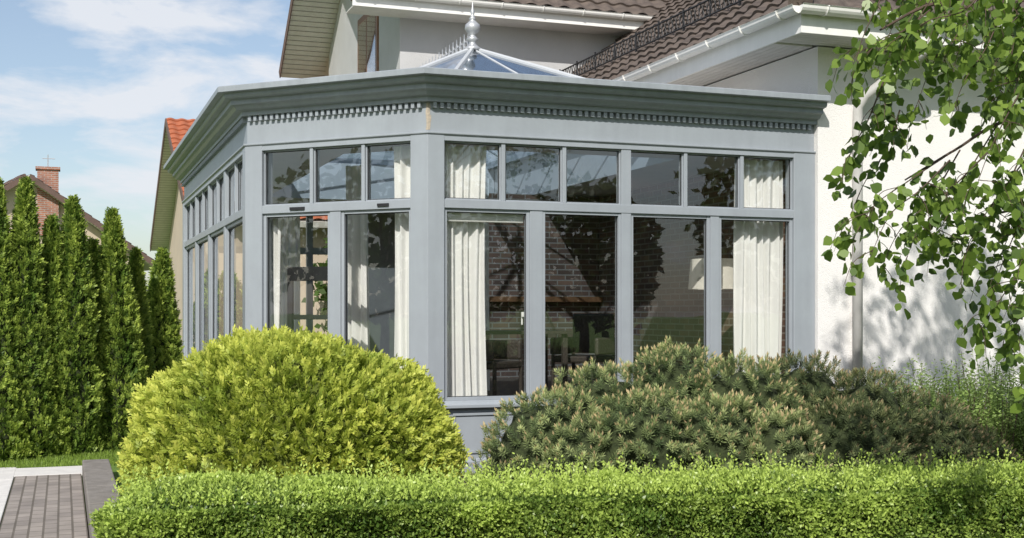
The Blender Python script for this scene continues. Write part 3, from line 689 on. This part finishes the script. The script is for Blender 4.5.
T=[
 [(900,-40,6.2),(880,0,6.0),(862,40,5.9),(852,78,5.9)],
 [(940,-30,6.3),(915,10,6.1),(892,60,6.0),(884,110,5.9)],
 [(980,-30,6.5),(955,20,6.3),(930,70,6.1),(915,110,6.1)],
 [(1010,-20,6.2),(990,40,6.1),(965,80,6.0),(950,120,5.9)],
 [(1040,0,6.5),(1020,50,6.4),(1000,90,6.2),(990,130,6.1)],
 [(930,10,5.7),(905,30,5.6),(880,40,5.6),(862,62,5.6)],
 [(1030,-30,5.6),(990,0,5.6),(960,30,5.6),(940,70,5.5)],
 [(960,-30,5.9),(935,-5,5.8),(915,25,5.8),(900,60,5.8)],
 [(1000,-30,6.0),(975,5,6.0),(960,45,6.0),(950,85,6.0)],
 [(1045,-20,6.3),(1015,10,6.3),(1000,50,6.3),(985,100,6.2)],
 [(1050,10,5.9),(1030,50,5.9),(1015,90,5.9),(1010,130,5.9)],
 [(990,-20,5.4),(965,10,5.4),(930,20,5.4),(905,35,5.4)],
 [(1060,-30,5.7),(1035,0,5.7),(1010,25,5.7),(990,60,5.7)],
 [(1020,-40,6.6),(1000,0,6.6),(985,35,6.6),(975,75,6.6)],
 [(920,-30,6.5),(905,-5,6.5),(893,25,6.5),(880,60,6.5)],
 [(884,80,5.9),(868,120,5.9),(852,150,5.9),(840,185,5.9)],
 [(900,110,6.1),(886,150,6.1),(866,180,6.1),(850,215,6.1)],
 [(955,150,6.0),(910,180,5.9),(875,205,5.9),(855,235,5.9)],
 [(960,150,6.2),(930,200,6.1),(900,230,6.1),(880,270,6.1)],
 [(950,160,5.7),(920,190,5.7),(890,215,5.7),(868,262,5.7)],
 [(990,150,5.8),(955,185,5.8),(925,215,5.8),(905,262,5.8)],
 [(1000,120,6.1),(970,170,6.1),(945,220,6.0),(925,256,6.0)],
 [(1024,150,6.0),(1000,200,6.0),(975,240,6.0),(960,285,6.0)],
 [(1040,140,5.8),(1010,180,5.8),(985,215,5.8),(965,255,5.8)],
 [(1045,180,6.3),(1020,210,6.3),(1005,245,6.3),(990,285,6.2)],
 [(1040,160,6.4),(1020,220,6.3),(1000,270,6.2),(985,320,6.2)],
 [(1050,200,5.6),(1035,235,5.6),(1020,270,5.6),(1008,310,5.6)],
 [(1040,220,5.8),(1025,260,5.8),(1000,300,5.8),(975,335,5.8)],
 [(1050,240,6.0),(1030,290,6.0),(1018,320,6.0),(1005,350,6.0)],
 [(1040,60,5.6),(1010,110,5.6),(990,150,5.6),(975,190,5.6)],
 [(1030,20,6.0),(1015,40,6.0),(1008,90,6.0),(1015,140,6.0)],
 [(1045,330,5.5),(1040,360,5.5),(1034,385,5.5),(1026,400,5.5)]]
for t in T: twig([W(*q_) for q_ in t],.0045,.026,6,.24)
cc=np.array([3.9,6.3,6.3]); cr=np.array([2.1,2.0,2.8])
for i in range(230):
    D_=rdir(1)[0]; rr=random.uniform(.35,1)**.6; p=cc+D_*cr*rr
    if p[2]<3.75: continue
    o=np.array([3.57,6.3,max(2.8,p[2]-random.uniform(.4,1.4))])
    if i%3==0: limb([o,(o+p)/2+np.array([0,0,.15]),p],.018,.005)
    q=[p,p+np.array([D_[0]*.25,D_[1]*.25,-.12]),p+np.array([D_[0]*.38,D_[1]*.38,-.55])]
    twig(q,.004,.032,5,.32)
L.build('leaves',M_birch,bi,hexa=True); tm.obj('trunk',M_bark,bi,smooth=True); tw.obj('limbs_and_twigs',M_twig,bi)
# ------------------------------------------------------------ surrounding garden trees (reflected in the windows)
def btree(x,y,H,r,n=2000,ls=.26,col=(.07,.12,.025)):
    e=empty('deciduous_tree'); L=Leaves(); D=rdir(n); c=np.array([x,y,H*.6]); rr=np.array([r,r,H*.42])
    rad=(1+.18*snoise(D,3,int(abs(x*7+y))) +.15*snoise(D,8,int(abs(x*3+y))))*rng.uniform(.55,1,n)**.5
    P=c+D*rr*rad[:,None]; L.add(P,rdir(n),D+rdir(n)*.7,ls*1.4,ls,np.array(col)*rng.uniform(.5,1.5,(n,1))); L.build('crown',M_leaf,e)
    m=MB(); m.tube([(x,y,0),(x+.1,y,H*.4),(x,y+.1,H*.75)],[.18,.12,.04],8)
    for k in range(5):
        a=k*1.3; m.tube([(x,y,H*.35+.2*k),(x+math.cos(a)*r*.6,y+math.sin(a)*r*.6,H*.55+.3*k)],[.07,.02],6)
    m.obj('trunk',M_twig,e)
for a in range(-40,222,13):
    ang=R(-a)
    rad=random.uniform(20,26); x=rad*math.cos(ang); y=3+rad*math.sin(ang)
    if y>16: continue
    if abs(x)<.47*max(y,0)+3 and y>0: continue
    btree(x,y,random.uniform(5.5,8.5),random.uniform(2.0,3.2))
btree(-2.6,27.5,4.2,1.8,3500,.14); btree(.2,29.5,4.4,2.0,3500,.14)
# ------------------------------------------------------------ world & sun
sdir=np.array([-.20,-1.0]); sdir/=np.linalg.norm(sdir); EL=40
sv=Vector((sdir[0]*math.cos(R(EL)),sdir[1]*math.cos(R(EL)),math.sin(R(EL))))
sl=bpy.data.lights.new('sun','SUN'); sl.energy=5.0; sl.angle=R(.5); sl.color=(1,.96,.90)
so=bpy.data.objects.new('sun',sl); COL.objects.link(so); so.rotation_euler=(-sv).to_track_quat('-Z','Y').to_euler(); so.location=(0,-20,20)
w=bpy.data.worlds.new('World'); scene.world=w; w.use_nodes=True; nt=w.node_tree; nt.nodes.clear(); N=nt.nodes.new; Lk=nt.links.new
out=N('ShaderNodeOutputWorld'); bg=N('ShaderNodeBackground'); bg.inputs[1].default_value=.13; Lk(bg.outputs[0],out.inputs[0])
sky=N('ShaderNodeTexSky'); sky.sky_type='NISHITA'; sky.sun_disc=False; sky.sun_elevation=R(EL); sky.sun_rotation=math.atan2(sdir[0],sdir[1]); sky.dust_density=1.2; sky.air_density=1.0
tc=N('ShaderNodeTexCoord'); mp=N('ShaderNodeMapping'); mp.inputs['Scale'].default_value=(1,1,2.8); mp.inputs['Location'].default_value=(.9,.3,.42); Lk(tc.outputs['Generated'],mp.inputs[0])
no=N('ShaderNodeTexNoise'); no.inputs['Scale'].default_value=7.5; no.inputs['Detail'].default_value=10; no.inputs['Roughness'].default_value=.56; no.inputs['Distortion'].default_value=.25; Lk(mp.outputs[0],no.inputs['Vector'])
rp=N('ShaderNodeValToRGB'); rp.color_ramp.elements[0].position=.50; rp.color_ramp.elements[1].position=.64; rp.color_ramp.elements[0].color=(.14,.14,.14,1); rp.color_ramp.elements[1].color=(.9,.9,.9,1); Lk(no.outputs[0],rp.inputs[0])
mx=N('ShaderNodeMixRGB'); Lk(rp.outputs[0],mx.inputs[0]); Lk(sky.outputs[0],mx.inputs[1]); mx.inputs[2].default_value=(6.3,6.5,6.9,1)
Lk(mx.outputs[0],bg.inputs[0])
scene.view_settings.view_transform='Standard'; scene.view_settings.look='None'; scene.view_settings.exposure=0; scene.view_settings.gamma=1
